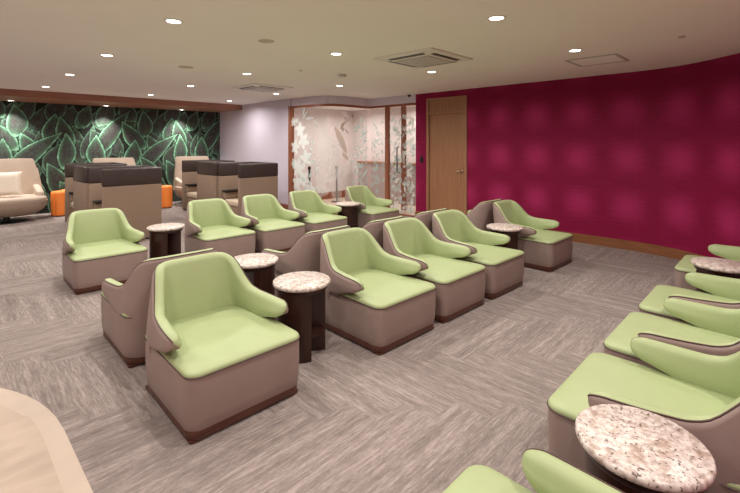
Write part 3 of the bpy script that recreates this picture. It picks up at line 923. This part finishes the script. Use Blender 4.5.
vis = [(1.57, 4.09, 'bright recessed downlight nearest in the upper left of the ceiling'),
       (1.57, 6.27, 'recessed downlight second along the leftmost ceiling line'),
       (1.58, 8.46, 'recessed downlight third along the leftmost ceiling line'),
       (1.58, 10.6, 'recessed downlight at the far end of the leftmost line, near the timber soffit'),
       (3.58, 4.09, 'recessed downlight left of the nearer air conditioner'),
       (3.58, 6.29, 'recessed downlight left of the far air conditioner'),
       (3.55, 8.40, 'recessed downlight above the left booths'),
       (3.55, 10.6, 'recessed downlight nearest the soffit, middle ceiling line'),
       (3.58, 1.88, 'bright recessed downlight at top centre of the ceiling'),
       (5.53, 4.02, 'recessed downlight just in front of the nearer air conditioner'),
       (5.59, 6.28, 'recessed downlight over the far row, before the glass room'),
       (5.47, 8.32, 'recessed downlight just beyond the far air conditioner'),
       (5.49, 10.55, 'recessed downlight in the far corner by the lilac wall and soffit'),
       (5.49, 1.84, 'recessed downlight beside the square ceiling hatch')]
for x, y, lb in vis: downlight(x, y, HC, lb, LP, g)
g = 'ceiling downlights outside the view'
for x, y in ((1.57, 1.88), (3.58, -.3), (1.57, -.3), (-.4, 1.88), (-.4, 4.09), (-.4, 6.27), (-.4, 8.46), (-.4, 10.6), (-.4, -.3)):
    downlight(x, y, HC, 'recessed downlight outside the view', LP, g)
g = 'downlights under the timber soffit'
for x, y, lb in ((1.25, 12.72, 'soffit downlight at the left, over the mural'), (3.15, 12.65, 'soffit downlight in the middle, over the mural'), (5.05, 12.57, 'soffit downlight at the right, over the mural')):
    downlight(x, y, 2.70, lb, 26, g, 90)
g = 'ceiling lights inside the glass room'
for x, y, lb in ((8.67, 9.0, 'ceiling light inside the glass room, behind the curved pane'), (8.9, 7.3, 'ceiling light inside the glass room, above the glass doors'), (7.3, 8.9, 'ceiling light inside the glass room near the lilac wall')):
    downlight(x, y, 2.78, lb, 22, g)

def cassette(x, y, s, label):
    root = empty('ceiling_air_conditioner', (x, y, HC), 0, label, 'air conditioner', 'ceiling cassette air conditioners')
    h = s/2
    def sq(k, z): return [(px*k, py*k, z) for px, py in ((-h, -h), (h, -h), (h, h), (-h, h))]
    build('panel', loft(bmesh.new(), [sq(1, -.0005), sq(1, -.012), sq(.97, -.022), sq(.60, -.040)]), M['white'], root, smooth=False)
    build('grille', loft(bmesh.new(), [sq(.58, -.041), sq(.58, -.050), sq(.55, -.054)]), M['whitegrey'], root, smooth=False)
    for k in range(4):
        bm = bmesh.new(); zc = -.0315
        # louvre slot set along each side, tilted with the panel slope
        r0, r1 = h*.70, h*.82; w = h*.60
        def pz(r): return -.022-(.97*h-r)/(.37*h)*.018-.003
        vs = [(-w, -r1, pz(r1)), (w, -r1, pz(r1)), (w, -r0, pz(r0)), (-w, -r0, pz(r0))]
        loft(bm, [[(a, b, c+.012) for a, b, c in vs], vs])
        bmesh.ops.rotate(bm, verts=bm.verts, cent=(0, 0, 0), matrix=Matrix.Rotation(k*PI/2, 3, 'Z'))
        build('air_slot', bm, M['black'], root, smooth=False)
cassette(4.60, 3.48, .95, 'white square ceiling air conditioner, the nearer and larger one')
cassette(4.68, 7.62, .90, 'white square ceiling air conditioner, the far one near the booths')
M['hatch'] = mat('hatch_paint', (.95, .93, .90), .7)
hr = empty('ceiling_hatch', (6.37, 1.85, HC), 0, 'flat square access hatch in the ceiling near the red wall', 'hatch')
bm = bmesh.new()
for a in range(4):
    b2 = bmesh.new(); box(bm, -.32, -.32, -.010, .32, -.285, -.0005) if a == 0 else None; b2.free()
box(bm, -.32, .285, -.010, .32, .32, -.0005); box(bm, -.32, -.285, -.010, -.285, .285, -.0005); box(bm, .285, -.285, -.010, .32, .285, -.0005)
build('hatch_frame', bm, M['whitegrey'], hr, smooth=False)
build('hatch_panel', bbox(-.28, -.28, -.006, .28, .28, -.0005), M['hatch'], hr, smooth=False)
def disc(name, x, y, r, m, label, cat, group=None, h=.014, z=HC):
    o = build(name, lathe([(r, -.0005), (r, -h*.5), (r*.85, -h), (.001, -h-.001)], 32), m, None, loc=(x, y, z))
    tag(o, label, cat, group)
M['spk'] = mat('ceiling_speaker_grille', (.55, .47, .40), .6)
disc('ceiling_speaker', 2.60, 4.15, .09, M['spk'], 'round flat ceiling speaker right of the nearest upper left downlight', 'speaker', 'round ceiling speakers', .006)
disc('ceiling_speaker', 2.64, 6.41, .11, M['spk'], 'round flat ceiling speaker between the left downlights', 'speaker', 'round ceiling speakers', .006)
disc('smoke_detector', 4.73, 5.25, .07, M['whitegrey'], 'round smoke detector on the ceiling between the two air conditioners', 'detector', None, .04)
disc('sprinkler', 5.59, .79, .035, M['spk'], 'small sprinkler cap on the ceiling in the upper right', 'sprinkler', None, .012)
disc('sprinkler', 4.0, 5.4, .03, M['spk'], 'small sprinkler cap on the ceiling left of the smoke detector', 'sprinkler', None, .012)
cam_ = empty('security_camera', (7.66, 6.2, HC), 0, 'tiny black dome camera where the ceiling meets the red wall', 'camera')
build('mount', lathe([(.045, -.0005), (.045, -.02), (.001, -.0201)], 20), M['white'], cam_)
build('dome', lathe([(.04, -.02), (.04, -.035), (.03, -.058), (.012, -.068), (.001, -.069)], 20), M['black'], cam_)

# ------------------------------------------------------------------ world, camera, view
w = bpy.data.worlds.new('world'); scn.world = w; w.use_nodes = True
w.node_tree.nodes['Background'].inputs[0].default_value = (.9, .85, .8, 1)
w.node_tree.nodes['Background'].inputs[1].default_value = .0
cd = bpy.data.cameras.new('camera'); cam = bpy.data.objects.new('camera', cd); col.objects.link(cam)
cam.location = (0, 0, 1.70)
a = math.atan(415/426)
cam.rotation_euler = (PI/2, 0, a-PI/2)
cd.sensor_width = 36; cd.lens = 36*426/740; cd.shift_x = 0; cd.shift_y = -102.5/740
cd.clip_start = .02
scn.camera = cam
vs = scn.view_settings
vs.view_transform = 'Standard'; vs.look = 'None'; vs.gamma = 1; vs.use_curve_mapping = False; vs.exposure = -0.15
